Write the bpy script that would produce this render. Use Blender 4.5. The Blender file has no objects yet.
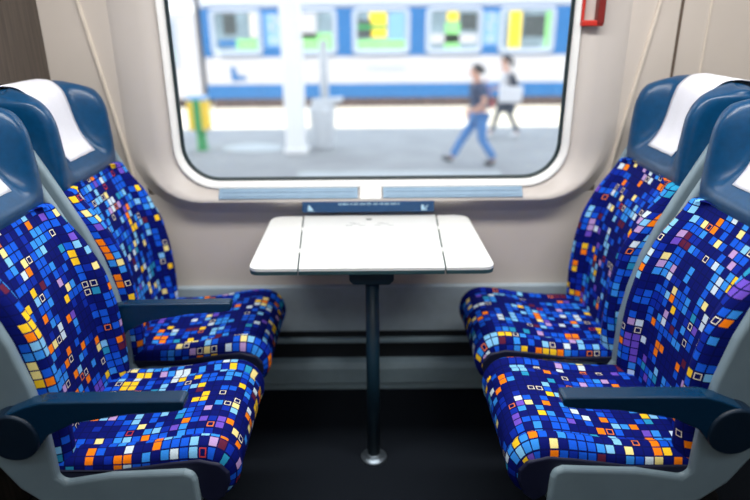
import bpy, bmesh, math, random
from mathutils import Vector, Matrix
random.seed(7)
S = bpy.context.scene
COL = S.collection
PI = math.pi

# ------------------------------------------------------------------ materials
def lin(c):
    return tuple(((x/255)/12.92 if x/255 <= .04045 else ((x/255+.055)/1.055)**2.4) for x in c) + (1.0,)

def mat(name, rgb, rough=.5, metal=0., var=.06, scale=30., bump=0., spec=.5, coat=0., trans=0., stretch=None):
    m = bpy.data.materials.new(name); m.use_nodes = True
    nt = m.node_tree; N = nt.nodes; L = nt.links
    b = N['Principled BSDF']
    b.inputs['Roughness'].default_value = rough
    b.inputs['Metallic'].default_value = metal
    b.inputs['Specular IOR Level'].default_value = spec
    b.inputs['Coat Weight'].default_value = coat
    tc = N.new('ShaderNodeTexCoord'); mp = N.new('ShaderNodeMapping')
    if stretch: mp.inputs['Scale'].default_value = stretch
    L.new(tc.outputs['Object'], mp.inputs['Vector'])
    nz = N.new('ShaderNodeTexNoise'); nz.inputs['Scale'].default_value = scale; nz.inputs['Detail'].default_value = 3
    L.new(mp.outputs[0], nz.inputs['Vector'])
    c = lin(rgb)
    cr = N.new('ShaderNodeValToRGB')
    cr.color_ramp.elements[0].position = .3; cr.color_ramp.elements[1].position = .7
    cr.color_ramp.elements[0].color = tuple(x*(1-var) for x in c[:3])+(1,)
    cr.color_ramp.elements[1].color = tuple(min(1, x*(1+var)) for x in c[:3])+(1,)
    L.new(nz.outputs['Fac'], cr.inputs[0]); L.new(cr.outputs[0], b.inputs['Base Color'])
    if bump:
        bp = N.new('ShaderNodeBump'); bp.inputs['Strength'].default_value = bump; bp.inputs['Distance'].default_value = .002
        L.new(nz.outputs['Fac'], bp.inputs['Height']); L.new(bp.outputs[0], b.inputs['Normal'])
    return m

def fabric_mat():
    m = bpy.data.materials.new('seat_fabric'); m.use_nodes = True
    nt = m.node_tree; N = nt.nodes; L = nt.links
    b = N['Principled BSDF']; b.inputs['Roughness'].default_value = .8
    b.inputs['Specular IOR Level'].default_value = .12
    b.inputs['Sheen Weight'].default_value = 0
    def M(op, a, c=None, v=None):
        n = N.new('ShaderNodeMath'); n.operation = op
        for i, q in enumerate((a, c)):
            if q is None: continue
            if isinstance(q, (int, float)): n.inputs[i].default_value = q
            else: L.new(q, n.inputs[i])
        return n.outputs[0]
    uv = N.new('ShaderNodeUVMap'); uv.uv_map = 'UVMap'
    oi = N.new('ShaderNodeObjectInfo')
    sp = N.new('ShaderNodeSeparateXYZ'); L.new(uv.outputs[0], sp.inputs[0])
    PITCH = .0222
    u = M('DIVIDE', sp.outputs[0], PITCH); v = M('DIVIDE', sp.outputs[1], PITCH)
    fu = M('FLOOR', u); fv = M('FLOOR', v)
    du = M('ABSOLUTE', M('SUBTRACT', M('FRACT', u), .5)); dv = M('ABSOLUTE', M('SUBTRACT', M('FRACT', v), .5))
    dm = M('MAXIMUM', du, dv)
    off = M('FLOOR', M('MULTIPLY', oi.outputs['Random'], 500))
    def white(x, y, z):
        c = N.new('ShaderNodeCombineXYZ')
        for i, q in enumerate((x, y, z)):
            if isinstance(q, (int, float)): c.inputs[i].default_value = q
            else: L.new(q, c.inputs[i])
        w = N.new('ShaderNodeTexWhiteNoise'); w.noise_dimensions = '3D'
        L.new(c.outputs[0], w.inputs['Vector']); return w.outputs['Value']
    # pairs of cells: shift by a random amount per column so that pairs do not line up
    colh = white(fu, 3.0, off)
    pv = M('FLOOR', M('DIVIDE', M('ADD', fv, M('FLOOR', M('MULTIPLY', colh, 2))), 2))
    hp = white(fu, pv, M('ADD', off, 11)); hc = white(fu, fv, M('ADD', off, 23)); hs = white(fu, fv, M('ADD', off, 37))
    # larger blocks, two by two
    bu = M('FLOOR', M('DIVIDE', fu, 2)); bv = M('FLOOR', M('DIVIDE', fv, 2))
    hb = white(bu, bv, M('ADD', off, 51)); hs2 = white(bu, bv, M('ADD', off, 61))
    s1 = M('LESS_THAN', hs, .42)                       # use the pair colour
    mix1 = M('ADD', M('MULTIPLY', hp, s1), M('MULTIPLY', hc, M('SUBTRACT', 1.0, s1)))
    s2 = M('MULTIPLY', M('LESS_THAN', hs2, .3), M('LESS_THAN', hs, .75))
    h = M('ADD', M('MULTIPLY', hb, s2), M('MULTIPLY', mix1, M('SUBTRACT', 1.0, s2)))
    cr = N.new('ShaderNodeValToRGB'); cr.color_ramp.interpolation = 'CONSTANT'
    pal = [(0.0, (2, 16, 106)), (.40, (8, 44, 166)), (.50, (18, 90, 220)), (.68, (54, 146, 240)), (.765, (130, 198, 244)),
           (.805, (40, 150, 196)), (.822, (212, 230, 242)), (.852, (250, 232, 150)), (.876, (255, 208, 40)), (.908, (255, 132, 14)),
           (.946, (112, 80, 200)), (.968, (190, 156, 210)), (.985, (96, 30, 60))]
    el = cr.color_ramp.elements
    el[0].position, el[0].color = 0, lin(pal[0][1]); el[1].position, el[1].color = pal[1][0], lin(pal[1][1])
    for p, c in pal[2:]:
        e = el.new(p); e.color = lin(c)
    L.new(h, cr.inputs[0])
    ho = white(fu, fv, M('ADD', off, 77))
    outline = M('LESS_THAN', ho, .042)
    inner = M('MULTIPLY', outline, M('MAXIMUM', M('LESS_THAN', dm, .27), M('GREATER_THAN', dm, .37)))
    # the outline squares: pale, orange or red ring
    cr2 = N.new('ShaderNodeValToRGB'); cr2.color_ramp.interpolation = 'CONSTANT'
    e2 = cr2.color_ramp.elements
    e2[0].position, e2[0].color = 0, lin((235, 225, 200)); e2[1].position, e2[1].color = .024, lin((250, 130, 40))
    e3 = e2.new(.036); e3.color = lin((200, 60, 60))
    L.new(ho, cr2.inputs[0])
    mx = N.new('ShaderNodeMix'); mx.data_type = 'RGBA'
    L.new(outline, mx.inputs['Factor']); L.new(cr.outputs[0], mx.inputs['A']); L.new(cr2.outputs[0], mx.inputs['B'])
    gap = M('GREATER_THAN', dm, .425)
    dark = M('MAXIMUM', gap, inner)
    mx2 = N.new('ShaderNodeMix'); mx2.data_type = 'RGBA'
    L.new(dark, mx2.inputs['Factor']); L.new(mx.outputs['Result'], mx2.inputs['A']); mx2.inputs['B'].default_value = lin((2, 12, 84))
    # faint mottling of the pile
    nz = N.new('ShaderNodeTexNoise'); nz.inputs['Scale'].default_value = 400
    L.new(uv.outputs[0], nz.inputs['Vector'])
    mr = N.new('ShaderNodeMapRange'); mr.inputs['To Min'].default_value = .75; mr.inputs['To Max'].default_value = 1.2
    L.new(nz.outputs['Fac'], mr.inputs['Value'])
    mx3 = N.new('ShaderNodeMix'); mx3.data_type = 'RGBA'; mx3.blend_type = 'MULTIPLY'; mx3.inputs['Factor'].default_value = 1
    L.new(mx2.outputs['Result'], mx3.inputs['A'])
    cv = N.new('ShaderNodeCombineColor')
    for i in range(3): L.new(mr.outputs[0], cv.inputs[i])
    L.new(cv.outputs[0], mx3.inputs['B'])
    L.new(mx3.outputs['Result'], b.inputs['Base Color'])
    return m

M_ = {}
M_['fabric'] = fabric_mat()
M_['leather'] = mat('navy_leather', (4, 66, 108), .32, var=.12, scale=60, bump=.12)
M_['cloth'] = mat('white_cover_cloth', (232, 234, 244), .85, var=.03, scale=300, bump=.15)
M_['shell'] = mat('grey_shell_plastic', (130, 151, 162), .42, var=.05, scale=12)
M_['trim_dark'] = mat('dark_navy_trim', (5, 14, 50), .6)
M_['arm'] = mat('navy_arm_plastic', (3, 46, 76), .27, var=.05, scale=90)
M_['arm_dark'] = mat('dark_navy_plastic', (4, 28, 48), .4)
M_['black'] = mat('black_metal', (10, 11, 14), .55)
M_['table'] = mat('white_table_laminate', (232, 234, 232), .28, var=.02, scale=8)
M_['edge'] = mat('dark_table_edge', (40, 72, 78), .5)
M_['post'] = mat('dark_teal_post_paint', (22, 50, 66), .4)
M_['steel'] = mat('brushed_steel', (120, 132, 142), .35, metal=.8)
M_['wall'] = mat('beige_wall_laminate', (205, 196, 187), .5, var=.025, scale=5)
M_['surround'] = mat('pale_grey_window_surround', (205, 198, 192), .42, var=.02, scale=5)
M_['seam'] = mat('pale_joint_strip', (222, 212, 198), .5)
M_['seam_dark'] = mat('dark_joint_strip', (92, 78, 66), .6)
M_['lowpanel'] = mat('blue_grey_lower_panel', (172, 188, 198), .5, var=.04)
M_['duct'] = mat('grey_heater_cover', (150, 172, 182), .38, var=.05)
M_['recess'] = mat('dark_recess', (20, 26, 32), .6)
M_['wood'] = mat('dark_wood_laminate', (80, 71, 64), .5, var=.34, scale=9, stretch=(12, 12, .6))
M_['floor'] = mat('dark_carpet', (22, 27, 34), .95, var=.55, scale=420, bump=.5, spec=.1)
M_['ceiling'] = mat('ceiling_white', (225, 222, 216), .6)
M_['winframe'] = mat('white_window_frame', (246, 247, 246), .35, var=.01)
M_['rubber'] = mat('black_rubber_seal', (20, 40, 44), .5)
M_['vent'] = mat('blue_grey_vent', (126, 158, 184), .35, var=.04)
M_['sign'] = mat('navy_sign_plate', (14, 66, 112), .4)
M_['signtext'] = mat('pale_sign_print', (170, 205, 225), .5)
M_['red'] = mat('red_plastic', (196, 46, 34), .4)
M_['darkred'] = mat('dark_red_plastic', (120, 26, 22), .45)
M_['mark'] = mat('faint_grey_print', (164, 168, 168), .5)
M_['ink'] = mat('dark_print', (50, 54, 58), .5)
# outside
M_['platform'] = mat('grey_platform_paving', (150, 152, 155), .8, var=.1, scale=1.5, bump=.1)
M_['pale_slab'] = mat('pale_paving_slab', (180, 186, 190), .8, var=.06, scale=3)
M_['ballast'] = mat('sunlit_pale_gravel', (226, 214, 194), .9, var=.15, scale=9, bump=.4)
M_['pillar'] = mat('white_pillar_paint', (244, 244, 244), .5, var=.02)
M_['train_white'] = mat('train_white_paint', (190, 188, 192), .4, var=.03, scale=2)
M_['train_blue'] = mat('train_blue_paint', (4, 98, 160), .4, var=.06, scale=2)
M_['train_grey'] = mat('train_window_frame', (168, 178, 194), .4)
M_['train_dark'] = mat('train_underframe', (78, 62, 58), .8, var=.3, scale=5)
M_['pane'] = mat('train_pane_glass', (120, 140, 150), .12, var=.4, scale=1.4)
M_['pane_dark'] = mat('train_dark_interior', (58, 66, 66), .4, var=.2, scale=4)
M_['tyellow'] = mat('train_yellow', (250, 214, 20), .5)
M_['tgreen'] = mat('train_green', (140, 215, 130), .5, var=.12, scale=3)
M_['label_blue'] = mat('pale_blue_marking', (120, 168, 216), .5)
M_['yellow'] = mat('yellow_bin_paint', (250, 206, 20), .45)
M_['green'] = mat('green_bin_paint', (40, 150, 74), .45)
M_['palegrey'] = mat('pale_grey_bin', (204, 208, 213), .5, var=.06, scale=8)
M_['skin'] = mat('skin', (214, 162, 138), .55)
M_['hair'] = mat('dark_hair', (40, 32, 32), .6, var=.2)
M_['tee'] = mat('navy_tshirt', (44, 62, 96), .8, var=.1, scale=14)
M_['jeans'] = mat('blue_jeans', (64, 122, 184), .8, var=.14, scale=16)
M_['shoe'] = mat('dark_shoes', (40, 42, 52), .6)
M_['white_top'] = mat('white_top', (232, 232, 236), .8)
M_['navy_cloth'] = mat('dark_cloth', (34, 46, 66), .8)
M_['redbag'] = mat('red_bag', (170, 50, 66), .7)

def glass_mat():
    m = bpy.data.materials.new('window_glass'); m.use_nodes = True
    nt = m.node_tree; N = nt.nodes; L = nt.links
    N.remove(N['Principled BSDF'])
    out = N['Material Output']
    t = N.new('ShaderNodeBsdfTransparent'); t.inputs[0].default_value = (.95, .985, 1, 1)
    g = N.new('ShaderNodeBsdfGlossy'); g.inputs['Roughness'].default_value = .03
    d = N.new('ShaderNodeBsdfTranslucent'); d.inputs[0].default_value = (.9, .95, 1, 1)   # veiling haze over the view, mixed into the pane
    nz = N.new('ShaderNodeTexNoise'); nz.inputs['Scale'].default_value = 3
    mr = N.new('ShaderNodeMapRange'); mr.inputs['To Min'].default_value = .03; mr.inputs['To Max'].default_value = .07
    L.new(nz.outputs['Fac'], mr.inputs['Value'])
    fr = N.new('ShaderNodeFresnel'); fr.inputs[0].default_value = 1.35
    a = N.new('ShaderNodeMixShader'); b = N.new('ShaderNodeMixShader')
    L.new(mr.outputs[0], a.inputs[0]); L.new(t.outputs[0], a.inputs[1]); L.new(d.outputs[0], a.inputs[2])
    L.new(fr.outputs[0], b.inputs[0]); L.new(a.outputs[0], b.inputs[1]); L.new(g.outputs[0], b.inputs[2])
    L.new(b.outputs[0], out.inputs['Surface'])
    return m
M_['glass'] = glass_mat()

# ------------------------------------------------------------------ builders
def build(name, verts, faces, m, parent=None, uvs=None, smooth=True, bevel=0., bseg=3, sub=0, loc=None, rotz=None):
    me = bpy.data.meshes.new(name)
    me.from_pydata([tuple(v) for v in verts], [], faces)
    if uvs is not None:
        lay = me.uv_layers.new(name='UVMap')
        for lp in me.loops:
            lay.data[lp.index].uv = uvs[lp.vertex_index]
    bm = bmesh.new(); bm.from_mesh(me)
    bmesh.ops.recalc_face_normals(bm, faces=bm.faces)
    bm.to_mesh(me); bm.free()
    o = bpy.data.objects.new(name, me); COL.objects.link(o)
    me.materials.append(m if not isinstance(m, str) else M_[m])
    for p in me.polygons: p.use_smooth = smooth
    if bevel:
        bv = o.modifiers.new('bevel', 'BEVEL'); bv.width = bevel; bv.segments = bseg; bv.limit_method = 'ANGLE'; bv.angle_limit = math.radians(40)
        bv.harden_normals = False
    if sub:
        s = o.modifiers.new('sub', 'SUBSURF'); s.levels = sub; s.render_levels = sub
    if parent: o.parent = parent
    if loc: o.location = loc
    if rotz is not None: o.rotation_euler = (0, 0, rotz)
    return o

class G:
    """collects shapes of ONE part"""
    def __init__(s): s.v = []; s.f = []
    def add(s, vs, fs):
        b = len(s.v); s.v += [Vector(q) for q in vs]; s.f += [tuple(i+b for i in q) for q in fs]; return s
    def box(s, x0, x1, y0, y1, z0, z1, mtx=None):
        vs = [Vector((x, y, z)) for z in (z0, z1) for y in (y0, y1) for x in (x0, x1)]
        if mtx: vs = [mtx @ q for q in vs]
        return s.add(vs, [(0, 2, 3, 1), (4, 5, 7, 6), (0, 1, 5, 4), (2, 6, 7, 3), (0, 4, 6, 2), (1, 3, 7, 5)])
    def prism(s, poly, a0, a1, axis='y'):
        """poly in the plane across the axis: axis y -> (x,z); axis z -> (x,y); axis x -> (y,z)"""
        def mk(p, a):
            return {'y': (p[0], a, p[1]), 'z': (p[0], p[1], a), 'x': (a, p[0], p[1])}[axis]
        n = len(poly)
        return s.add([mk(p, a0) for p in poly]+[mk(p, a1) for p in poly],
                     [tuple(range(n))[::-1], tuple(range(n, 2*n))]+[(i, (i+1) % n, n+(i+1) % n, n+i) for i in range(n)])
    def loft(s, rings, closed=True, cap=True):
        n = len(rings[0]); fs = []
        for k in range(len(rings)-1):
            for i in range(n if closed else n-1):
                j = (i+1) % n
                fs.append((k*n+i, k*n+j, (k+1)*n+j, (k+1)*n+i))
        if cap:
            fs.append(tuple(range(n))[::-1]); fs.append(tuple((len(rings)-1)*n+i for i in range(n)))
        return s.add([p for r in rings for p in r], fs)
    def lathe(s, prof, c=(0, 0), seg=32):
        """prof: (radius, z) from bottom to top, around a vertical axis at c"""
        return s.loft([[(c[0]+r*math.cos(2*PI*i/seg), c[1]+r*math.sin(2*PI*i/seg), z) for i in range(seg)] for r, z in prof])
    def disc_y(s, c, r, y0, y1, seg=32):
        return s.prism([(c[0]+r*math.cos(2*PI*i/seg), c[1]+r*math.sin(2*PI*i/seg)) for i in range(seg)], y0, y1, 'y')
    def tube(s, pts, r, seg=10):
        pts = [Vector(p) for p in pts]; rings = []
        for i, p in enumerate(pts):
            t = (pts[min(i+1, len(pts)-1)]-pts[max(i-1, 0)]).normalized()
            up = Vector((0, 0, 1)) if abs(t.z) < .9 else Vector((1, 0, 0))
            a = t.cross(up).normalized(); b = t.cross(a)
            rings.append([p+a*r*math.cos(2*PI*k/seg)+b*r*math.sin(2*PI*k/seg) for k in range(seg)])
        return s.loft(rings)
    def make(s, name, m, parent=None, **kw): return build(name, s.v, s.f, m, parent, **kw)

def tag(o, label=None, cat=None, group=None, kind=None):
    if label: o['label'] = label
    if cat: o['category'] = cat
    if group: o['group'] = group
    if kind: o['kind'] = kind
    return o
def thing(name, label, cat, loc=(0, 0, 0), rotz=0., group=None):
    o = bpy.data.objects.new(name, None); COL.objects.link(o)
    o.empty_display_size = .1; o.location = loc; o.rotation_euler = (0, 0, rotz)
    return tag(o, label, cat, group)
def struct(o): o['kind'] = 'structure'; return o

def lerp(a, b, t): return a+(b-a)*t
def interp(tab, x):
    """smooth interpolation of a table of (x, y)"""
    if x <= tab[0][0]: return tab[0][1]
    for (x0, y0), (x1, y1) in zip(tab, tab[1:]):
        if x <= x1:
            t = (x-x0)/(x1-x0); return lerp(y0, y1, t)
    return tab[-1][1]
def sstep(a, b, x):
    t = max(0, min(1, (x-a)/(b-a))); return t*t*(3-2*t)
def resample(pts, step):
    """Catmull-Rom through 2-D points"""
    out = []
    n = len(pts)
    for i in range(n-1):
        p0, p1, p2, p3 = (Vector(pts[max(i-1, 0)]), Vector(pts[i]), Vector(pts[i+1]), Vector(pts[min(i+2, n-1)]))
        k = max(1, int((p2-p1).length/step))
        for j in range(k):
            t = j/k
            out.append(.5*((2*p1)+(p2-p0)*t+(2*p0-5*p1+4*p2-p3)*t*t+(3*p1-p0-3*p2+p3)*t**3))
    out.append(Vector(pts[-1]))
    return out
def rrect(hw, z0, z1, r, y, n=8, yf=None):
    out = []
    for cx, cz, a0 in ((hw-r, z1-r, 0), (-hw+r, z1-r, PI/2), (-hw+r, z0+r, PI), (hw-r, z0+r, 1.5*PI)):
        for i in range(n+1):
            a = a0+PI/2*i/n
            x, z = cx+r*math.cos(a), cz+r*math.sin(a)
            out.append((x, y if yf is None else yf(x, z), z))
    return out

# ------------------------------------------------------------------ the carriage
YW = 2.155
f = G().box(-25, 25, -1.3, 2.3, -.06, 0).make('floor', 'floor', smooth=False); struct(f)
c = G().box(-25, 25, -1.3, 2.4, 2.35, 2.45).make('ceiling', 'ceiling', smooth=False); struct(c)
w = G()
for a in ((-25, -.80, .0, 2.35), (.80, 25, .0, 2.35), (-.80, .80, .0, .80), (-.80, .80, 1.98, 2.35)):
    w.box(a[0], a[1], YW, YW+.09, a[2], a[3])
struct(w.make('wall_window', 'wall', smooth=False))
struct(G().box(-25, 25, -1.36, -1.3, 0, 2.35).make('wall_aisle', 'wall', smooth=False))
struct(G().box(-1.13, -1.075, .9, YW, 0, 2.35).make('wall_left', 'wood', smooth=False))
struct(G().box(1.62, 1.68, .9, YW, 0, 2.35).make('wall_right', 'wood', smooth=False))

# moulded window surround: one bulging panel with a rounded opening
def yb(base, drop):
    return lambda x, z: base-drop*(1-sstep(.78, .95, z))
rings = [rrect(.684, .830, 1.93, .140, 2.16),
         rrect(.692, .824, 1.94, .145, 0, yf=yb(2.138, .004)),
         rrect(.755, .806, 1.98, .17, 0, yf=yb(2.140, .032)),
         rrect(.800, .792, 2.01, .21, 0, yf=yb(2.144, .056)),
         rrect(.818, .786, 2.02, .225, 0, yf=yb(2.147, .055)),
         rrect(.832, .772, 2.03, .235, 0, yf=yb(2.150, .032)),
         rrect(.846, .745, 2.04, .25, 0, yf=yb(2.153, .003)),
         rrect(.855, .725, 2.05, .26, YW+.002)]
struct(G().loft(rings, cap=False).make('trim_1', 'surround'))
# window: white frame, dark seal and the pane
win = struct(G().loft([rrect(.684, .828, 1.932, .142, 2.170), rrect(.684, .828, 1.932, .142, 2.130), rrect(.681, .831, 1.928, .139, 2.127),
                rrect(.671, .844, 1.915, .129, 2.164), rrect(.667, .848, 1.911, .125, 2.172)], cap=False).make('window_1', 'winframe'))
G().loft([rrect(.667, .848, 1.912, .124, 2.166), rrect(.659, .856, 1.901, .116, 2.170), rrect(.658, .857, 1.898, .115, 2.182)], cap=False).make('window_seal', 'rubber', win)
pn = rrect(.664, .851, 1.904, .12, 2.176)
build('pane', pn, [tuple(range(len(pn)))], 'glass', win, smooth=False)
# outer reveal so the wall thickness is closed
struct(G().loft([rrect(.672, .842, 1.905, .13, 2.182), rrect(.70, .81, 1.92, .14, 2.25), rrect(.95, .6, 2.1, .2, 2.25)], cap=False).make('trim_2', 'rubber'))

# lower wall: panel, dark recess and heater cover along the floor
struct(G().box(-1.07, 1.62, 2.128, YW, .255, .445).make('trim_3', 'lowpanel', bevel=.006, smooth=False))
struct(G().box(-1.07, 1.62, 2.146, YW, .12, .26).make('trim_4', 'recess', smooth=False))
struct(G().box(-1.07, 1.62, 2.126, YW, .205, .222).make('trim_5', 'duct', bevel=.003, smooth=False))
hc = [(2.156, 0), (2.118, 0), (2.118, .028), (2.108, .034), (2.108, .10), (2.118, .124), (2.156, .134)]
struct(G().prism(hc, -1.07, 1.62, 'x').make('baseboard_window', 'duct', bevel=.004, smooth=False))
# panel joints on the wall
def strip(name, m, pts, wd, y0, y1):
    g = G()
    for (x0, z0), (x1, z1) in zip(pts, pts[1:]):
        g.add([(x0-wd/2, y, z0) for y in (y0, y1)]+[(x0+wd/2, y, z0) for y in (y0, y1)]+[(x1-wd/2, y, z1) for y in (y0, y1)]+[(x1+wd/2, y, z1) for y in (y0, y1)],
              [(0, 2, 6, 4), (1, 5, 7, 3), (0, 4, 5, 1), (2, 3, 7, 6), (0, 1, 3, 2), (4, 6, 7, 5)])
    return struct(g.make(name, m, smooth=False, bevel=.002))
jl = [(-.825, .70), (-.855, .95), (-.873, 1.061), (-.939, 1.444), (-1.06, 2.2)]
strip('trim_6', 'seam', jl, .010, 2.146, YW)
strip('trim_7', 'seam', [(-x, z) for x, z in jl], .010, 2.146, YW)
strip('trim_8', 'seam_dark', [(1.012, .7), (1.010, 2.34)], .009, 2.150, YW)
strip('trim_9', 'seam', [(1.105, .7), (1.105, 2.34)], .006, 2.150, YW)

# vents in the sill ledge
def vent(x0, x1, label):
    t = thing('sill_vent', label, 'vent', ((x0+x1)/2, 2.106, .815), group='vents in the window ledge')
    mt = Matrix.Rotation(math.radians(-42), 4, 'X')
    hw = (x1-x0)/2
    G().box(-hw, hw, -.003, .003, -.021, .021, mt).make('vent_plate', 'vent', t, smooth=False, bevel=.002)
    for k in range(2):
        G().box(-hw+.012, hw-.012, -.0055, .0, -.013+k*.016, -.009+k*.016, mt).make('slat', 'vent', t, smooth=False)
vent(-.535, -.048, 'long blue-grey vent strip in the window ledge, left of the white gap')
vent(.040, .530, 'long blue-grey vent strip in the window ledge, right of the white gap')

struct(G().box(-.040, .034, -.004, .004, -.026, .022, Matrix.Rotation(math.radians(-42), 4, 'X')).make('trim_11', 'winframe', smooth=False, bevel=.003, loc=(0, 2.106, .816)))
# sign plate between table and ledge
sg = thing('sign_plate', 'long navy sign plate with pale print on the wall behind the table', 'sign', (-.012, 2.094, .763))
G().box(-.232, .232, -.006, .05, -.014, .026).make('plate', 'sign', sg, bevel=.003, smooth=False)
g = G(); x = -.105
random.seed(3)
while x < .105:
    wd = random.uniform(.006, .022)
    k = 0
    while k < wd:
        g.box(x+k, x+k+.0028, -.0072, -.0055, .0135, random.choice((.0185, .0195, .0205))); k += .0042
    x += wd+.006
g.make('printed_line', 'signtext', sg, smooth=False)
g = G()
g.prism([(-.213, -.008), (-.190, -.008), (-.196, .0), (-.204, .013), (-.211, .013)], -.0072, -.0055, 'y')
g.make('pictogram', 'signtext', sg, smooth=False)
g = G()
g.prism([(.186, -.007), (.206, -.007), (.206, -.002), (.196, -.001), (.196, .012), (.186, .012)], -.0072, -.0055, 'y')
g.prism([(.199, .003), (.209, .012), (.212, .009), (.202, .0)], -.0072, -.0055, 'y')
g.make('pictogram', 'signtext', sg, smooth=False)

# red emergency hammer holder on the wall right of the window
eh = thing('emergency_hammer_holder', 'red emergency hammer holder on the wall right of the window', 'hammer holder', (.712, 2.150, 1.365))
G().box(-.033, -.024, -.03, .005, 0, .26).make('side_rail', 'red', eh, bevel=.004, smooth=False)
G().box(.014, .036, -.045, .005, 0, .26).make('side_rail', 'darkred', eh, bevel=.004, smooth=False)
G().box(-.033, .036, -.04, .005, -.006, .012).make('bottom_rail', 'red', eh, bevel=.004, smooth=False)
G().box(-.018, .016, -.006, .005, .01, .26).make('back_plate', 'seam', eh, smooth=False)
# ------------------------------------------------------------------ folding table
tb = thing('folding_table', 'white folding table with side flaps on a dark post under the window', 'table', (0, 1.71, 0))
oy = -1.71
def tabletop(poly, name, r):
    """rounded-corner board: white top part, dark edge band as sub-part; r = radius per corner"""
    pts = []
    n = len(poly)
    for i, p in enumerate(poly):
        p = Vector(p); a = (Vector(poly[i-1])-p).normalized(); b = (Vector(poly[(i+1) % n])-p).normalized()
        rr = r[i]
        if rr < .004: pts.append(p); continue
        ang = a.angle(b); d = rr/math.tan(ang/2)
        p0, p1 = p+a*d, p+b*d
        for k in range(7):
            t = k/6; pts.append((1-t)**2*p0+2*t*(1-t)*p+t*t*p1)
    top = G().prism([(q.x, q.y+oy) for q in pts], .724, .7335, 'z').make(name, 'table', tb, bevel=.0012, smooth=False)
    G().prism([(q.x, q.y+oy) for q in pts], .713, .7238, 'z').make('edge_band', 'edge', top, bevel=.001, smooth=False)
    return top
yf, yr = 1.612, 2.098
tabletop([(-.207, yf), (.205, yf), (.226, yr+.01), (-.240, yr+.01)], 'centre_panel', (0, 0, 0, 0))
tabletop([(-.350, yf), (-.2115, yf), (-.2435, yr), (-.352, yr)], 'side_flap', (.035, 0, 0, .05))
tabletop([(.2095, yf), (.348, yf), (.337, yr), (.2305, yr)], 'side_flap', (0, .035, .05, 0))
for sx, x0, x1 in ((-1, -.2095, -.2415), (1, .2070, .228)):
    g = G().add([(x0-.004, yf+.004+oy, .7225), (x0+.004, yf+.004+oy, .7225), (x1+.004, yr+oy, .7225), (x1-.004, yr+oy, .7225)], [(0, 1, 2, 3)])
    g.make('hinge_gap', 'edge', tb, smooth=False)
    for t in (.3, .72):
        hx, hy = lerp(x0, x1, t), lerp(yf, yr, t)+oy
        G().tube([(hx-(x1-x0)*.02, hy-.012, .7305), (hx+(x1-x0)*.02, hy+.012, .7305)], .0055).make('hinge', 'table', tb)
G().prism([(-.010+.011*math.cos(a*PI/8), 2.055+oy+.007*math.sin(a*PI/8)) for a in range(16)], .7335, .7342, 'z').make('logo', 'ink', tb, smooth=False)
for cx in (-.058, .038):
    g = G()
    for dx, dy, l in ((-.03, -.012, .022), (-.006, .004, .024), (.014, -.014, .022), (-.018, .012, .018)):
        g.box(cx+dx, cx+dx+l, 2.0+dy+oy, 2.0+dy+.005+oy, .7335, .7339)
    g.make('pictogram', 'mark', tb, smooth=False)
G().prism([(-.068, .708), (.064, .708), (.064, .668), (.052, .655), (-.056, .655), (-.068, .668)], -.04, .34, 'y').make('bracket', 'post', tb, bevel=.004, smooth=False)
G().lathe([(.021, .012), (.021, .66)]).make('post', 'post', tb)
fl = G().lathe([(.044, 0), (.044, .006), (.040, .010), (.027, .012), (.025, .02), (.022, .022)]).make('base_flange', 'steel', tb)
for k in range(4):
    a = PI/4+k*PI/2
    G().lathe([(.0045, .008), (.0045, .012), (.003, .0135)], (.034*math.cos(a), .034*math.sin(a)), 12).make('screw', 'steel', fl)

# ------------------------------------------------------------------ train seats
# profiles are given in (s, z): s = distance from the middle of the bay; local x = S0 - s
S0 = .75
HW = .205
def LX(s): return S0-s

CUSH = [(.775, .44), (.74, .452), (.70, .456), (.62, .458), (.54, .466), (.46, .480), (.40, .487), (.36, .482), (.333, .462), (.316, .43), (.316, .392),
        (.333, .352), (.368, .333), (.400, .350), (.43, .415), (.50, .428), (.62, .420), (.775, .398)]
def cushion(parent):
    prof = resample(CUSH, .016)
    L = [0]
    for a, b in zip(prof, prof[1:]): L.append(L[-1]+(b-a).length)
    st = [(-HW, .80), (-HW+.0005, .55), (-HW+.004, .30), (-HW+.010, .15), (-HW+.020, .04), (-.17, -.05), (-.158, -.03), (-.148, .06), (-.142, .12), (-.136, .07), (-.12, .01), (-.08, .01), (-.04, .015),
          (0, .02)]
    st = st+[(-y, t) for y, t in st[-2::-1]]
    verts = []; uvs = []; vv = 0
    last = None
    for k, (y, t) in enumerate(st):
        if last is not None: vv += math.hypot(y-last[0], (t-last[1])*.055)
        last = (y, t)
        for i, p in enumerate(prof):
            core = Vector((max(.385, min(.74, p.x)), .405 if p.x > .43 else lerp(.385, .405, (p.x-.32)/.11)))
            amt = t
            if abs(y) < .19 and p.y < .44 : amt = t*.6
            q = p.lerp(core, amt)
            # the cushion is slightly dished across
            verts.append((LX(q.x), y, q.y)); uvs.append((L[i], vv))
    n = len(prof); fs = []
    for k in range(len(st)-1):
        for i in range(n):
            j = (i+1) % n
            fs.append((k*n+i, k*n+j, (k+1)*n+j, (k+1)*n+i))
    fs.append(tuple(range(n))); fs.append(tuple((len(st)-1)*n+i for i in range(n)))
    o = build('seat_cushion', verts, fs, 'fabric', parent, uvs=uvs)
    # dark band below the fabric
    band = [(.775, .428), (.60, .426), (.46, .446), (.40, .452), (.352, .440), (.334, .415), (.334, .385), (.350, .346), (.376, .326), (.402, .342), (.434, .408), (.50, .420), (.62, .414), (.775, .39)]
    G().prism([(LX(a), b) for a, b in band], -HW-.003, HW+.003, 'y').make('cushion_trim', 'trim_dark', o, bevel=.006, smooth=False)
    return o

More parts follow.
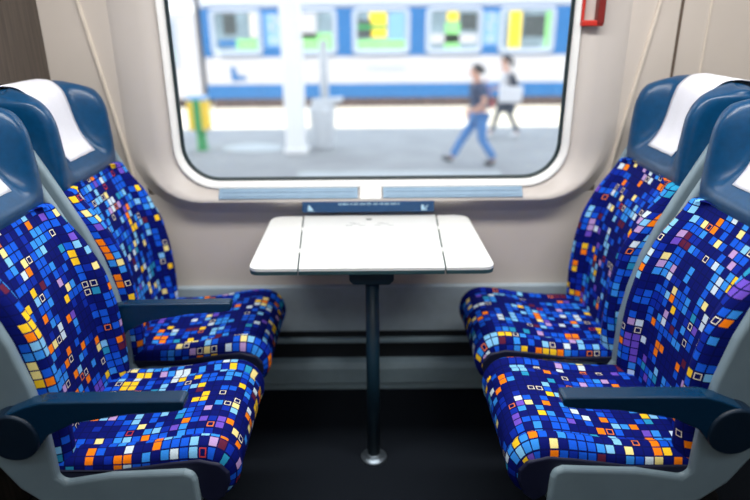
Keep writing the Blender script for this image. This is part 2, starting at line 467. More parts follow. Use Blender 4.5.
BC = [(.40, .728), (.47, .735), (.56, .742), (.66, .750), (.76, .766), (.85, .794), (.93, .832), (1.0, .860), (1.03, .880)]   # back, middle
BB = [(.40, .700), (.47, .694), (.56, .692), (.66, .698), (.76, .716), (.85, .756), (.93, .815), (1.0, .842), (1.03, .870)]   # back, bolster
def backrest(parent):
    zs = [.40+.560*i/27 for i in range(28)]
    lat = [(-HW, 1.0, .060), (-HW+.002, 1.0, .035), (-HW+.007, 1.0, .015), (-HW+.018, 1.0, .003), (-.178, 1.0, 0), (-.165, .97, 0), (-.152, .8, 0), (-.143, .42, 0), (-.136, .16, .002), (-.128, .10, .002), (-.10, .05, 0), (-.05, .0, 0), (0, 0, 0)]
    lat = lat+[(-a, b, d) for a, b, d in lat[-2::-1]]
    rings = []; uvs = []; vv = 0; prev = None
    for z in zs:
        c, bo = interp(BC, z), interp(BB, z)
        if prev is not None: vv += math.hypot(z-prev[0], c-prev[1])
        prev = (z, c)
        r = []; uu = 0; lp = None
        for y, t, back in lat:
            s = lerp(c, bo, t)+back
            if lp is not None: uu += math.hypot(y-lp[0], s-lp[1])
            lp = (y, s)
            r.append((LX(s), y, z)); uvs.append((uu, vv))
        for y in (HW-.005, -HW+.005):
            r.append((LX(c+.09), y, z)); uvs.append((uu, vv))
        rings.append(r)
    g = G().loft(rings)
    return g.make('backrest', 'fabric', parent, uvs=uvs, sub=1)

HC = [(0.927, 0.866), (0.938, 0.848), (0.953, 0.838), (0.9769, 0.836), (0.9926, 0.846), (1.0122, 0.868), (1.05, 0.896), (1.1, 0.914), (1.15, 0.925), (1.185, 0.935), (1.2, 0.945), (1.21, 0.959), (1.216, 0.978)]
HF = [(0.927, 0.866), (0.938, 0.85), (0.953, 0.841), (0.9887, 0.838), (1.05, 0.839), (1.13, 0.844), (1.165, 0.856), (1.19, 0.877), (1.205, 0.905), (1.216, 0.948)]
def hfront(y, z):
    return lerp(interp(HC, z), interp(HF, z), sstep(.092, .160, abs(y)))
HB = [(0.914, 0.942), (1.0127, 0.987), (1.1289, 1.027), (1.1928, 1.052), (1.216, 1.047)]
def headrest(parent):
    zs = [0.927, 0.9328, 0.9398, 0.9502, 0.9619, 0.9779, 0.9916, 1.0052, 1.0244, 1.0476, 1.0708, 1.094, 1.1173, 1.1347, 1.1521, 1.166, 1.1788, 1.1893, 1.1986, 1.2056, 1.2113, 1.216]
    W = .198
    lat = [-.194, -.189, -.182, -.173, -.164, -.155, -.146, -.137, -.126, -.114, -.100, -.08, -.04, 0]
    lat = lat+[-y for y in lat[-2::-1]]
    rings = []
    for z in zs:
        top = sstep(1.18, 1.216, z); bot = 1-sstep(.927, .95, z)
        sc = 1-.05*top**2-.02*bot
        r = []
        for y in lat:
            s = hfront(y, z)
            e = max(0, abs(y)-.174)/.021
            s += .018*e*e
            r.append((LX(s), y*sc, z-(.010*top*sstep(.14, .195, abs(y)))))
        sb = interp(HB, z)-.03*top
        s1 = hfront(.194, z)
        r.append((LX(lerp(s1+.02, sb, .35)), .199*sc, z-.010*top)); r.append((LX(lerp(s1+.02, sb, .75)), .199*sc, z-.012*top)); r.append((LX(sb), .182*sc, z-.01*top))
        r.append((LX(sb+.012), .1*sc, z)); r.append((LX(sb+.012), -.1*sc, z))
        r.append((LX(sb), -.182*sc, z-.01*top)); r.append((LX(lerp(s1+.02, sb, .75)), -.199*sc, z-.012*top)); r.append((LX(lerp(s1+.02, sb, .35)), -.199*sc, z-.010*top))
        rings.append(r)
    nl = len(lat); fin = []
    for k, (x, y, z) in enumerate(rings[-1]):
        yy = max(-.17, min(.17, y))
        mid = LX((hfront(yy, 1.216)+HB[-1][1]-.03)/2)
        fin.append((lerp(x, mid, .55), y*.97, z+.003))
    rings.append(fin)
    rings.append([(lerp(x, LX((hfront(max(-.17, min(.17, y)), 1.216)+HB[-1][1]-.03)/2), .9), y*.96, z+.001) for x, y, z in fin])
    h = G().loft(rings).make('headrest', 'leather', parent, sub=1)
    # white cloth cover: hangs over the front, folds across the top
    path = [(hfront(0, z)-.005, z) for z in (1.012, 1.035, 1.06, 1.09, 1.12, 1.15, 1.17, 1.19)]+[(.950, 1.208), (.972, 1.222), (1.0, 1.226), (1.03, 1.224), (1.058, 1.214), (1.066, 1.19), (1.058, 1.14)]
    path = resample(path, .012)
    rr = []; n = len(path)
    for i, p in enumerate(path):
        t = i/(n-1)
        hw = lerp(.082, .100, sstep(0, .75, t))
        rr.append([(LX(p.x)+.0012*math.sin(y*90+t*9), y, p.y) for y in [hw*(k/5-1) for k in range(11)]])
    cv = G().loft(rr, closed=False, cap=False).make('headrest_cover', 'cloth', parent)
    sd = cv.modifiers.new('thick', 'SOLIDIFY'); sd.thickness = .002
    return h

SHELL = [(.404, .345), (.406, .405), (.412, .424), (.432, .432), (.60, .424), (.705, .405), (.722, .42), (.722, .56), (.735, .66), (.758, .76), (.790, .85), (.832, .94), (.870, 1.02), (.895, 1.07), (.925, 1.105),
         (.97, 1.12), (1.005, 1.105), (1.018, 1.06), (1.01, .98), (.985, .82), (.945, .68), (.90, .56), (.858, .46), (.815, .385), (.76, .335), (.70, .318), (.60, .322), (.50, .318), (.42, .312), (.405, .322)]
def armrest(parent, side):
    """side = -1 or +1: on which flank of the seat, in local y"""
    y0, y1 = side*(HW+.009), side*(HW+(.052 if side < 0 or parent.location.x > 0 else .046))
    poly = [(.398, .640), (.404, .646), (.60, .645), (.70, .644), (.735, .634), (.80, .606), (.825, .585), (.82, .535), (.80, .51), (.765, .50), (.735, .515), (.70, .560), (.64, .590), (.52, .612), (.43, .617), (.402, .622)]
    a = G().prism([(LX(p), q) for p, q in poly], min(y0, y1), max(y0, y1), 'y').make('armrest', 'arm', parent, bevel=.010, bseg=4)
    a.data.polygons.foreach_set('use_smooth', [False]*len(a.data.polygons))
    G().disc_y((LX(.775), .557), .058, min(y0, y1+side*.006), max(y0, y1+side*.006)).make('pivot_cap', 'arm_dark', a, bevel=.006, smooth=False)
    return a
def make_seat(label, X, Y, rotz, arms):
    t = thing('train_seat', label, 'seat', (X, Y, 0), rotz, 'patterned seats around the table')
    sh = G()
    low = [(.404, .345), (.41, .372), (.44, .384), (.60, .388), (.705, .392)]+SHELL[6:]
    for sd, y0, y1 in ((-1, -.222, -.196), (1, .196, .222)):
        aisle = bool(arms) and (sd == -1) == (X < 0)
        sh.prism([(LX(a), b) for a, b in (SHELL if aisle else low)], y0, y1, 'y')
    inner = [(a, b) for a, b in SHELL[:6]]+[(.80, .402), (.815, .56), (.83, .76), (.88, .94), (.93, 1.06)]+SHELL[15:]
    sh.prism([(LX(a), b) for a, b in inner], -.2, .2, 'y')
    sh.make('seat_shell', 'shell', t, bevel=.012, bseg=4, smooth=False)
    cushion(t); backrest(t); headrest(t)
    for s in arms: armrest(t, s)
    if label.endswith('wood panel'):
        G().box(LX(.875), LX(.835), .205, .226, .82, .925).make('dark_side_block', 'arm_dark', t, bevel=.004, smooth=False)  # small dark block added beside the backrest
    G().prism([(LX(a), b) for a, b in [(.50, .33), (.78, .34), (.84, .30), (.86, .0), (.78, .0), (.76, .22), (.50, .28)]], -.17, .17, 'y').make('pedestal', 'black', t, bevel=.01, smooth=False)
    return t
make_seat('blue patterned seat left of the table, by the aisle with two armrests', -S0, 1.360, 0, (-1, 1))
make_seat('blue patterned seat left of the table, by the window below the dark wood panel', -S0, 1.842, 0, ())
make_seat('blue patterned seat right of the table, by the aisle with one armrest down', S0, 1.360, PI, (1,))
make_seat('blue patterned seat right of the table, by the window with no armrest', S0, 1.842, PI, ())

# ------------------------------------------------------------------ outside: platform
ZP = -1.16
struct(G().box(-60, 60, 2.9, 15.1, ZP-.5, ZP).make('ground_1', 'platform', smooth=False))
struct(G().box(-60, 60, 15.1, 40, ZP-.6, ZP-.04).make('ground_2', 'ballast', smooth=False))
struct(G().box(-1.25, 2.2, 9.2, 10.55, ZP, ZP+.012).make('trim_10', 'pale_slab', smooth=False))
mh = G().lathe([(.62, 0), (.62, .012), (.58, .018)]).make('manhole_cover', 'pale_slab', loc=(-2.45, 12.7, ZP)); mh.scale = (1, .7, 1)
tag(mh, 'pale oval manhole cover in the grey platform between yellow bin and pillar', 'manhole cover')

pl = thing('platform_pillar', 'thick white pillar standing on the platform outside the window', 'pillar', (-1.48, 12.3, ZP))
G().prism([(-.19, -.19), (.19, -.19), (.19, .19), (-.19, .19)], 0, 5.4, 'z').make('shaft', 'pillar', pl, bevel=.04, smooth=False)
G().prism([(-.23, -.23), (.23, -.23), (.23, .23), (-.23, .23)], 0, .10, 'z').make('foot', 'pillar', pl, bevel=.02, smooth=False)

yb_ = thing('platform_bin', 'yellow and green bin on a green leg, at the left of the platform', 'bin', (-3.44, 12.6, ZP))
G().prism([(-.20, -.16), (.20, -.16), (.20, .16), (-.20, .16)], .42, 1.0, 'z').make('bin_body', 'yellow', yb_, bevel=.03, smooth=False)
G().box(-.075, .075, -.18, -.15, .40, 1.02).make('front_band', 'green', yb_, bevel=.01, smooth=False)
G().lathe([(.12, 0), (.12, .03), (.10, .05), (.10, .42)]).make('leg', 'green', yb_)
G().prism([(-.21, -.17), (.21, -.17), (.21, .17), (-.21, .17)], 1.0, 1.07, 'z').make('lid', 'label_blue', yb_, bevel=.03, smooth=False)

gb = thing('litter_bin', 'pale grey round litter bin with a spout, right behind the white pillar', 'bin', (-.98, 12.66, ZP))
G().lathe([(.20, 0), (.22, .05), (.26, .7), (.27, .8), (.25, .86), (.10, .90)]).make('bin_body', 'palegrey', gb)
G().prism([(.10, .84), (.42, .95), (.43, 1.02), (.05, 1.0), (-.2, .98), (-.2, .86)], -.13, .13, 'y').make('lid', 'palegrey', gb, bevel=.03, smooth=False)
G().lathe([(.085, .9), (.085, 2.1)], (.06, .05)).make('pole', 'palegrey', gb)

# ------------------------------------------------------------------ outside: the other train
YT = 19.0
tr = thing('railway_carriage', 'blue and white railway carriage standing behind the platform', 'railway carriage', (0, YT, ZP))
def zt(z): return z-ZP
body = [(0, zt(-.92)), (0, zt(1.75)), (.12, zt(2.2)), (.6, zt(2.7)), (1.4, zt(2.9)), (2.2, zt(2.7)), (2.7, zt(2.2)), (2.8, zt(1.75)), (2.8, zt(-.92))]
G().prism(body, -4.86, 24, 'x').make('body', 'train_white', tr, smooth=False)
G().box(-4.86, 24, -.012, .02, zt(.27), zt(1.60)).make('window_band', 'train_blue', tr, smooth=False)
G().box(-4.86, 24, -.012, .02, zt(-.92), zt(-.52)).make('lower_stripe', 'train_blue', tr, smooth=False)
G().box(-4.86, 24, -.05, .02, zt(1.66), zt(1.74)).make('gutter', 'train_grey', tr, smooth=False)
def rr2(x0, x1, z0, z1, r, y):
    return [(x+(x0+x1)/2, y, z) for x, _, z in rrect((x1-x0)/2, z0, z1, r, y, 4)]
def twin(x0, x1, z0, z1, kind):
    fr = G().loft([rr2(x0, x1, z0, z1, .16, -.01), rr2(x0, x1, z0, z1, .16, -.05), rr2(x0+.14, x1-.14, z0+.14, z1-.1, .08, -.05), rr2(x0+.14, x1-.14, z0+.14, z1-.1, .08, -.02)], cap=False).make('window', 'train_grey', tr)
    p = rr2(x0+.14, x1-.14, z0+.14, z1-.1, .08, -.028)
    build('pane', p, [tuple(range(len(p)))], 'pane', fr, smooth=False)
    a, b, c_, d = x0+.16, x1-.16, z0+.16, z1-.12
    def q(nm, m, u0, u1, v0, v1, y=-.034):
        G().box(lerp(a, b, u0), lerp(a, b, u1), y, -.026, lerp(c_, d, v0), lerp(c_, d, v1)).make(nm, m, fr, smooth=False)
    if kind == 0:
        q('seat_shape', 'pane_dark', .2, .52, .42, 1); q('table_edge', 'train_blue', .05, .5, .1, .28); q('green_panel', 'tgreen', .5, 1, .02, .3); q('curtain', 'seam', .86, 1, .35, 1)
    elif kind == 1:
        q('curtain', 'train_white', 0, .6, .3, 1); q('green_panel', 'tgreen', 0, 1, .0, .45)
    elif kind == 2:
        q('seat_shape', 'pane_dark', 0, .3, .3, .8); q('yellow_blind', 'tyellow', .25, .62, .32, 1); q('green_panel', 'tgreen', 0, 1, .0, .26); q('rail', 'green', 0, .6, .55, .66, -.04); q('blue_seat', 'label_blue', .66, 1, .3, 1)
    elif kind == 3:
        q('seat_shape', 'pane_dark', .62, 1, .5, .95); q('yellow_blind', 'tyellow', .34, .58, .75, 1); q('green_panel', 'tgreen', .3, .62, .0, .7); q('table_edge', 'train_white', 0, 1, .15, .4)
    else:
        q('seat_shape', 'pane_dark', .4, .9, .3, .9); q('yellow_blind', 'tyellow', .1, .36, .0, 1); q('green_panel', 'tgreen', .9, 1, .0, 1)
for k, (x0, x1) in enumerate(((-4.62, -3.12), (-2.35, -.95), (-.52, 1.16), (1.6, 3.25), (3.72, 5.35), (5.95, 7.5), (8.1, 9.7))):
    twin(x0, x1, zt(.30), zt(1.58), k if k < 5 else k-4)
def class_mark(x0, x1):
    p = G().box(x0, x1, -.02, -.01, zt(.55), zt(1.45)).make('class_panel', 'label_blue', tr, smooth=False)
    g = G(); w = x1-x0
    X = lambda u: x0+w*u
    Zz = lambda v: zt(lerp(.95, 1.40, v))
    for u0, u1, v0, v1 in ((.25, .75, .88, 1), (.62, .75, .5, 1), (.25, .75, .44, .56), (.25, .38, 0, .5), (.25, .75, 0, .12)):
        g.box(X(u0), X(u1), -.028, -.019, Zz(v0), Zz(v1))
    g.make('class_number', 'train_white', p, smooth=False)
    g = G()
    g.box(X(.25), X(.75), -.028, -.019, zt(.62), zt(.66)); g.box(X(.25), X(.75), -.028, -.019, zt(.74), zt(.80))
    g.make('class_lines', 'train_white', p, smooth=False)
class_mark(-3.02, -2.52); class_mark(3.28, 3.70)
# blue emblem on the white band, pale lamp on the blue band
G().add([(-4.12, -.02, zt(-.02)), (-3.98, -.02, zt(-.02)), (-3.93, -.02, zt(-.26)), (-3.70, -.02, zt(-.28)), (-3.66, -.02, zt(-.38)), (-4.10, -.02, zt(-.42))], [(0, 1, 2, 3, 4, 5)]).make('emblem', 'train_blue', tr, smooth=False)
G().loft([[(-4.45+.13*math.cos(a*PI/8), y, zt(.36)+.11*math.sin(a*PI/8)) for a in range(16)] for y in (-.01, -.04)]).make('lamp', 'winframe', tr, smooth=False)
g = G(); random.seed(5)
x = -.1
while x < 1.1:
    g.box(x, x+.07, -.016, -.01, zt(-.16), zt(-.02)); x += .12
g.make('lettering', 'train_grey', tr, smooth=False)
G().box(-4.7, 24, -.0, 2.4, zt(-1.2), zt(-.90)).make('underframe', 'train_dark', tr, smooth=False)
for x0, x1 in ((-4.3, -2.4), (.2, 1.6), (2.2, 5.4), (6.4, 8.6)):
    bg = G().box(x0, x1, .15, .9, zt(-1.32), zt(-.95)).make('bogie' if x0 != .2 else 'equipment_box', 'train_dark', tr, bevel=.08, smooth=False)
    if x0 != .2:
        for cx in (lerp(x0, x1, .2), lerp(x0, x1, .8)):
            G().disc_y((cx, .40), .40, .25, .38, 24).make('wheel', 'train_dark', bg, smooth=False)
tr2 = thing('railway_coach', 'white railway coach end at the far left behind the platform', 'railway carriage', (0, YT, ZP))
G().prism([(p, max(q, zt(-.95))) for p, q in body], -25, -5.02, 'x').make('body', 'train_white', tr2, smooth=False)
G().box(-25, -5.02, -.03, .02, zt(1.48), zt(1.70)).make('roof_edge', 'winframe', tr2, smooth=False)
fr = G().loft([rr2(-6.15, -5.62, zt(.0), zt(1.35), .1, -.01), rr2(-6.15, -5.62, zt(.0), zt(1.35), .1, -.05), rr2(-6.05, -5.72, zt(.1), zt(1.25), .06, -.05), rr2(-6.05, -5.72, zt(.1), zt(1.25), .06, -.02)], cap=False).make('window', 'train_grey', tr2)
p = rr2(-6.05, -5.72, zt(.1), zt(1.25), .06, -.028); build('pane', p, [tuple(range(len(p)))], 'pane', fr, smooth=False)
G().box(-6.0, -5.75, -.034, -.026, zt(.15), zt(.5)).make('green_panel', 'tgreen', fr, smooth=False)
G().box(-25, -5.1, .15, 2.4, zt(-1.35), zt(-.90)).make('underframe', 'train_dark', tr2, smooth=False)
struct(G().box(-60, 60, 23.5, 23.8, ZP-.1, ZP+3.2).make('ground_3', 'pillar', smooth=False))

cn = thing('shade_canopy', 'flat white unseen roof added above the platform to shade it', 'canopy', (0, 0, 0))  # unseen roof, added and sized to keep the sun off the platform
G().box(-30, 30, 6.4, 12.95, 4.24, 4.4).make('shade_slab', 'pillar', cn, smooth=False)
# ------------------------------------------------------------------ people on the platform
def skin(name, nodes, edges, m, parent, sub=2, flat=None):
    names = list(nodes); idx = {k: i for i, k in enumerate(names)}
    me = bpy.data.meshes.new(name)
    me.from_pydata([nodes[k][0] for k in names], [(idx[a], idx[b]) for a, b in edges], [])
    o = bpy.data.objects.new(name, me); COL.objects.link(o)
    sk = o.modifiers.new('skin', 'SKIN'); sk.use_smooth_shade = True
    for k, d in zip(names, me.skin_vertices[0].data):
        r = nodes[k][1]; d.radius = r if isinstance(r, tuple) else (r, r); d.use_root = False
    me.skin_vertices[0].data[0].use_root = True
    sb = o.modifiers.new('sub', 'SUBSURF'); sb.levels = sub; sb.render_levels = sub
    dg = bpy.context.evaluated_depsgraph_get()
    new = bpy.data.meshes.new_from_object(o.evaluated_get(dg))
    o.modifiers.clear(); o.data = new
    new.materials.clear(); new.materials.append(M_[m])
    for p in new.polygons: p.use_smooth = True
    o.parent = parent
    return o
def hand(nodes, edges, wrist, d, side, up, tag_):
    """palm, four fingers and a thumb; d = pointing direction, side = thumb side"""
    w = Vector(nodes[wrist][0]); d = Vector(d).normalized(); sd = Vector(side).normalized(); u = d.cross(sd)
    pk = tag_+'palm'; nodes[pk] = (tuple(w+d*.06), (.026, .022)); edges.append((wrist, pk))
    for k in range(4):
        a, b, c_ = tag_+'f%da' % k, tag_+'f%db' % k, tag_+'f%dc' % k
        ln = (.075, .085, .080, .062)[k]; off = sd*(.030-.020*k)
        nodes[a] = (tuple(w+d*.095+off), .0095); nodes[b] = (tuple(w+d*(.095+ln*.5)+off+u*.008), .009)
        nodes[c_] = (tuple(w+d*(.095+ln*.9)+off+u*.028), .008)
        edges += [(pk, a), (a, b), (b, c_)]
    a, b = tag_+'ta', tag_+'tb'
    nodes[a] = (tuple(w+d*.055+sd*.045), .011); nodes[b] = (tuple(w+d*.09+sd*.062), .009)
    edges += [(pk, a), (a, b)]
def head_parts(parent, c, fwd_tilt, hair_long):
    x, y, z = c
    # hair cap
    g = G(); rings = []
    for i in range(8):
        ph = i/7*PI*.62
        rr_ = .105*math.sin(ph)+.002
        rings.append([(x-.042+rr_*1.12*math.cos(a*PI/8)-(.02*(i/7)), y+rr_*.92*math.sin(a*PI/8), z+.128*math.cos(ph)+(.05*(i/7) if math.cos(a*PI/8) > .2 else 0)) for a in range(16)])
    g.loft(rings).make('hair', 'hair', parent, sub=1)
    if hair_long:
        skin('ponytail', {'a': ((x-.09, y, z+.06), .045), 'b': ((x-.15, y, z+.02), .06), 'c': ((x-.17, y, z-.07), .045), 'd': ((x-.16, y, z-.15), .025)}, [('a', 'b'), ('b', 'c'), ('c', 'd')], 'hair', parent)
    for s in (-1, 1):
        g = G().loft([[(x+.088, y+s*.033+.011*math.cos(a*PI/5), z+.012+.006*math.sin(a*PI/5)) for a in range(10)], [(x+.094, y+s*.033+.009*math.cos(a*PI/5), z+.012+.004*math.sin(a*PI/5)) for a in range(10)]])
        g.make('eye', 'hair', parent)
    G().box(x+.088, x+.0945, y-.024, y+.024, z-.056, z-.048).make('mouth', 'redbag', parent, bevel=.003, smooth=False)

# the man: facing the left of the picture, long stride (local +x is his front)
man = thing('person', 'person in navy t-shirt and blue jeans striding left on the platform', 'person', (1.93, 11.1, ZP), PI)
nd = {'pelvis': ((0, 0, .93), (.125, .15)), 'waist': ((.02, 0, 1.06), (.10, .135)), 'chest': ((.05, 0, 1.26), (.11, .155)), 'upper': ((.065, 0, 1.40), (.085, .12)), 'neck': ((.085, 0, 1.49), .052), 'jaw': ((.115, 0, 1.565), (.07, .062)), 'skull': ((.115, 0, 1.655), (.095, .078)), 'crown': ((.11, 0, 1.70), (.075, .065)),
      'nose': ((.215, 0, 1.605), .014)}
ed = [('pelvis', 'waist'), ('waist', 'chest'), ('chest', 'upper'), ('upper', 'neck'), ('neck', 'jaw'), ('jaw', 'skull'), ('skull', 'crown'), ('jaw', 'nose')]
def legs(nd, ed, spec):
    for t, pts in spec.items():
        prev = 'pelvis'
        for nme, p, r in pts:
            nd[t+nme] = (p, r); ed.append((prev, t+nme)); prev = t+nme
mleg = {'r': [('hip', (.02, -.10, .84), .092), ('knee', (.25, -.10, .47), .062), ('calf', (.33, -.10, .34), .06), ('ankle', (.44, -.10, .10), .042), ('toe', (.58, -.10, .07), .036)],
        'l': [('hip', (-.01, .10, .84), .092), ('knee', (-.04, .10, .46), .062), ('calf', (-.13, .10, .33), .06), ('ankle', (-.27, .10, .11), .042), ('toe', (-.15, .10, .035), .036)]}
legs(nd, ed, mleg)
marm = {'L': [('sh', (.05, .20, 1.39), .058), ('el', (-.03, .25, 1.13), .042), ('wr', (.16, .22, 1.00), .028)],
        'R': [('sh', (.07, -.20, 1.39), .058), ('el', (.04, -.25, 1.13), .042), ('wr', (.12, -.24, .90), .028)]}
for t, pts in marm.items():
    prev = 'upper'
    for nme, p, r in pts: nd[t+nme] = (p, r); ed.append((prev, t+nme)); prev = t+nme
hand(nd, ed, 'Lwr', (.9, -.2, -.1), (0, -.3, 1), None, 'L'); hand(nd, ed, 'Rwr', (.4, 0, -.9), (.9, .1, .3), None, 'R')
mb = skin('body', nd, ed, 'skin', man)
skin('t_shirt', {'pelvis': ((0, 0, .92), (.145, .172)), 'waist': ((.02, 0, 1.06), (.145, .16)), 'chest': ((.05, 0, 1.26), (.155, .178)), 'upper': ((.06, 0, 1.405), (.12, .14)), 'n': ((.075, 0, 1.455), .075),
      'Ls': ((.05, .20, 1.395), .076), 'Le': ((-.005, .235, 1.22), .066), 'Rs': ((.07, -.20, 1.395), .076), 'Re': ((.065, -.235, 1.22), .066)},
     [('pelvis', 'waist'), ('waist', 'chest'), ('chest', 'upper'), ('upper', 'n'), ('upper', 'Ls'), ('Ls', 'Le'), ('upper', 'Rs'), ('Rs', 'Re')], 'tee', man)
jn = {'pelvis': ((0, 0, .92), (.135, .16))}; je = []
for t in mleg:
    prev = 'pelvis'
    for nme, p, r in mleg[t][:4]: jn[t+nme] = (p, r+.018+(.012 if nme == 'ankle' else 0)); je.append((prev, t+nme)); prev = t+nme
skin('jeans', jn, je, 'jeans', man)
skin('shoe', {'a': ((.42, -.10, .075), .05), 'b': ((.53, -.10, .085), .05), 'c': ((.63, -.10, .10), .038)}, [('a', 'b'), ('b', 'c')], 'shoe', man)
skin('shoe', {'a': ((-.29, .10, .085), .05), 'b': ((-.19, .10, .05), .05), 'c': ((-.10, .10, .04), .038)}, [('a', 'b'), ('b', 'c')], 'shoe', man)
head_parts(man, (.12, 0, 1.625), 0, False); man.scale = (1.02, 1.2, 1)
bk = thing('shoulder_bag', 'small red bag at the hip of the person in blue jeans', 'bag', (1.93+.20, 11.12, ZP+1.08))
skin('bag_body', {'a': ((0, 0, -.12), (.045, .10)), 'b': ((0, 0, .08), (.05, .11))}, [('a', 'b')], 'redbag', bk)
G().tube([(-.02, -.05, .10), (-.12, -.20, .28), (-.16, -.16, .40), (-.10, 0, .43)], .012).make('strap', 'redbag', bk)

# the woman behind: facing left too
wm = thing('person', 'person with dark ponytail, white top and dark skirt walking behind the striding person', 'person', (2.93, 13.7, ZP), PI)
nd = {'pelvis': ((0, 0, .95), (.11, .15)), 'waist': ((.01, 0, 1.08), (.085, .115)), 'chest': ((.03, 0, 1.27), (.10, .135)), 'upper': ((.035, 0, 1.40), (.075, .105)), 'neck': ((.05, 0, 1.49), .045), 'jaw': ((.075, 0, 1.565), (.064, .056)), 'skull': ((.075, 0, 1.65), (.088, .072)), 'crown': ((.07, 0, 1.69), (.07, .06)), 'nose': ((.168, 0, 1.605), .012)}
ed = [('pelvis', 'waist'), ('waist', 'chest'), ('chest', 'upper'), ('upper', 'neck'), ('neck', 'jaw'), ('jaw', 'skull'), ('skull', 'crown'), ('jaw', 'nose')]
wleg = {'r': [('hip', (.0, -.09, .86), .085), ('knee', (.16, -.09, .48), .054), ('calf', (.18, -.09, .36), .052), ('ankle', (.26, -.09, .09), .036), ('toe', (.39, -.09, .04), .032)],
        'l': [('hip', (-.01, .09, .86), .085), ('knee', (-.10, .09, .47), .054), ('calf', (-.18, .09, .33), .052), ('ankle', (-.29, .09, .12), .036), ('toe', (-.17, .09, .035), .032)]}
legs(nd, ed, wleg)
for t, pts in {'L': [('sh', (.03, .17, 1.39), .05), ('el', (-.08, .21, 1.14), .036), ('wr', (.06, .24, .98), .024)], 'R': [('sh', (.03, -.17, 1.39), .05), ('el', (.02, -.21, 1.13), .036), ('wr', (.16, -.16, 1.02), .024)]}.items():
    prev = 'upper'
    for nme, p, r in pts: nd[t+nme] = (p, r); ed.append((prev, t+nme)); prev = t+nme
hand(nd, ed, 'Lwr', (.6, 0, -.6), (.5, -.2, .5), None, 'L'); hand(nd, ed, 'Rwr', (.9, .2, 0), (0, .3, 1), None, 'R')
skin('body', nd, ed, 'skin', wm)
skin('top', {'pelvis': ((0, 0, 1.0), (.12, .155)), 'waist': ((.01, 0, 1.10), (.105, .135)), 'chest': ((.03, 0, 1.27), (.12, .155)), 'upper': ((.035, 0, 1.405), (.09, .125)), 'Ls': ((.03, .17, 1.395), .066), 'Le': ((-.06, .20, 1.2), .056), 'Rs': ((.03, -.17, 1.395), .066), 'Re': ((.025, -.20, 1.2), .056)},
     [('pelvis', 'waist'), ('waist', 'chest'), ('chest', 'upper'), ('upper', 'Ls'), ('Ls', 'Le'), ('upper', 'Rs'), ('Rs', 'Re')], 'white_top', wm)
G().lathe([(.20, .56), (.21, .60), (.19, .8), (.165, .95), (.15, 1.05)], (-.01, 0)).make('skirt', 'navy_cloth', wm)
jn = {'top': ((0, 0, .82), (.11, .14))}; je = []
for t in wleg:
    prev = 'top'
    for nme, p, r in wleg[t][:4]: jn[t+nme] = (p, r+.008); je.append((prev, t+nme)); prev = t+nme
skin('stockings', jn, je, 'navy_cloth', wm)
skin('shoe', {'a': ((.25, -.09, .065), .045), 'b': ((.34, -.09, .05), .045), 'c': ((.42, -.09, .045), .032)}, [('a', 'b'), ('b', 'c')], 'white_top', wm)
skin('shoe', {'a': ((-.31, .09, .085), .05), 'b': ((-.22, .09, .055), .05), 'c': ((-.13, .09, .045), .036)}, [('a', 'b'), ('b', 'c')], 'white_top', wm)
head_parts(wm, (.08, 0, 1.62), 0, True)
wb = thing('tote_bag', 'large white bag carried by the person with the ponytail', 'bag', (2.93+.02, 13.7-.36, ZP+.80))
G().prism([(-.24, 0), (.22, 0), (.25, .33), (-.25, .33)], -.06, .06, 'y').make('bag_body', 'white_top', wb, bevel=.03, smooth=False)
G().tube([(-.10, 0, .32), (-.06, .05, .55), (.0, .12, .62), (.06, .05, .55), (.10, 0, .32)], .014).make('strap', 'navy_cloth', wb)
jk = G().loft([[(x+.02*math.cos(a*PI/6)*3*sc, .06*math.sin(a*PI/6)*sc-.26, z) for a in range(12)] for x, z, sc in ((0.10, 1.00, 1.5), (.09, 1.14, 1.9), (.05, 1.25, 1.5), (.02, 1.40, .7))]).make('jacket', 'navy_cloth', wm, sub=1)
jk.location = (-.02, 0, 0); jk.rotation_euler = (0, 0, PI)

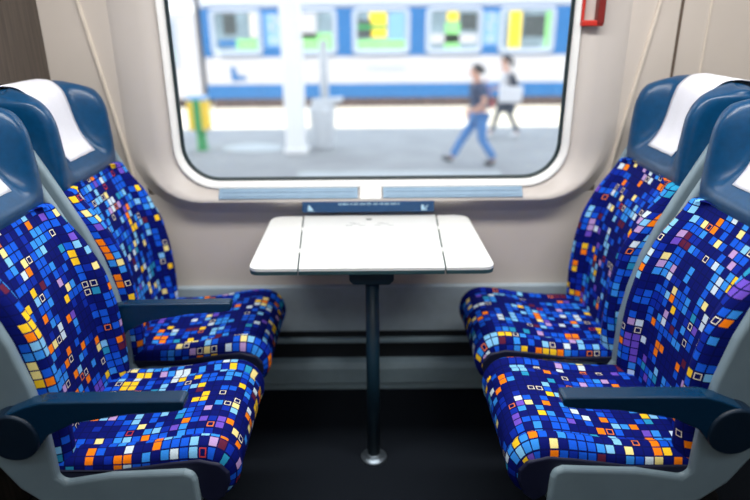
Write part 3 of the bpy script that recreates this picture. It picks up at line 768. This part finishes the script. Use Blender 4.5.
# ------------------------------------------------------------------ light
wd = bpy.data.worlds.new('sky'); S.world = wd; wd.use_nodes = True
nt = wd.node_tree; bg = nt.nodes['Background']
tc = nt.nodes.new('ShaderNodeTexCoord'); sp = nt.nodes.new('ShaderNodeSeparateXYZ'); cr = nt.nodes.new('ShaderNodeValToRGB')
nt.links.new(tc.outputs['Generated'], sp.inputs[0]); nt.links.new(sp.outputs['Z'], cr.inputs[0]); nt.links.new(cr.outputs[0], bg.inputs[0])
cr.color_ramp.elements[0].color = (.96, .97, 1, 1); cr.color_ramp.elements[1].color = (.72, .85, 1, 1)
bg.inputs[1].default_value = 2.9

def lamp(name, kind, energy, loc, rot, color=(1, 1, 1), size=None, sy=None, angle=None):
    l = bpy.data.lights.new(name, kind); l.energy = energy; l.color = color
    if kind == 'AREA':
        l.shape = 'RECTANGLE'; l.size = size; l.size_y = sy
    if angle: l.angle = angle
    o = bpy.data.objects.new(name, l); COL.objects.link(o); o.location = loc; o.rotation_euler = rot
    return o
el = math.radians(68)
lamp('sun', 'SUN', 3.6, (0, -3, 12), (PI/2-el, 0, 0), (1, .95, .86), angle=.01)
lamp('overhead_light', 'AREA', 62, (0, 1.15, 2.33), (0, 0, 0), (1, .975, .945), 3.0, .30)
lamp('overhead_light', 'AREA', 17, (0, -.5, 2.33), (0, 0, 0), (.86, .94, 1), 3.0, .5)  # added cool fill that lifts the low areas, not a known fixture

# ------------------------------------------------------------------ camera
cd = bpy.data.cameras.new('camera'); cam = bpy.data.objects.new('camera', cd); COL.objects.link(cam)
cd.sensor_width = 36; cd.lens = 620/750*36; cd.shift_x = 3/750
cam.location = (0, 0, 1.4); cam.rotation_euler = (Matrix.Rotation(PI/2-math.radians(20.8), 3, 'X') @ Matrix.Rotation(math.radians(-.5), 3, 'Z')).to_euler()
cd.clip_start = .05; cd.clip_end = 200
cd.dof.use_dof = True; cd.dof.focus_distance = 1.52; cd.dof.aperture_fstop = 1.4
S.camera = cam
S.view_settings.view_transform = 'Standard'; S.view_settings.look = 'None'; S.view_settings.exposure = 0; S.view_settings.gamma = 1
S.cycles.use_denoising = True
S.cycles.max_bounces = 8
S.cycles.transparent_max_bounces = 8
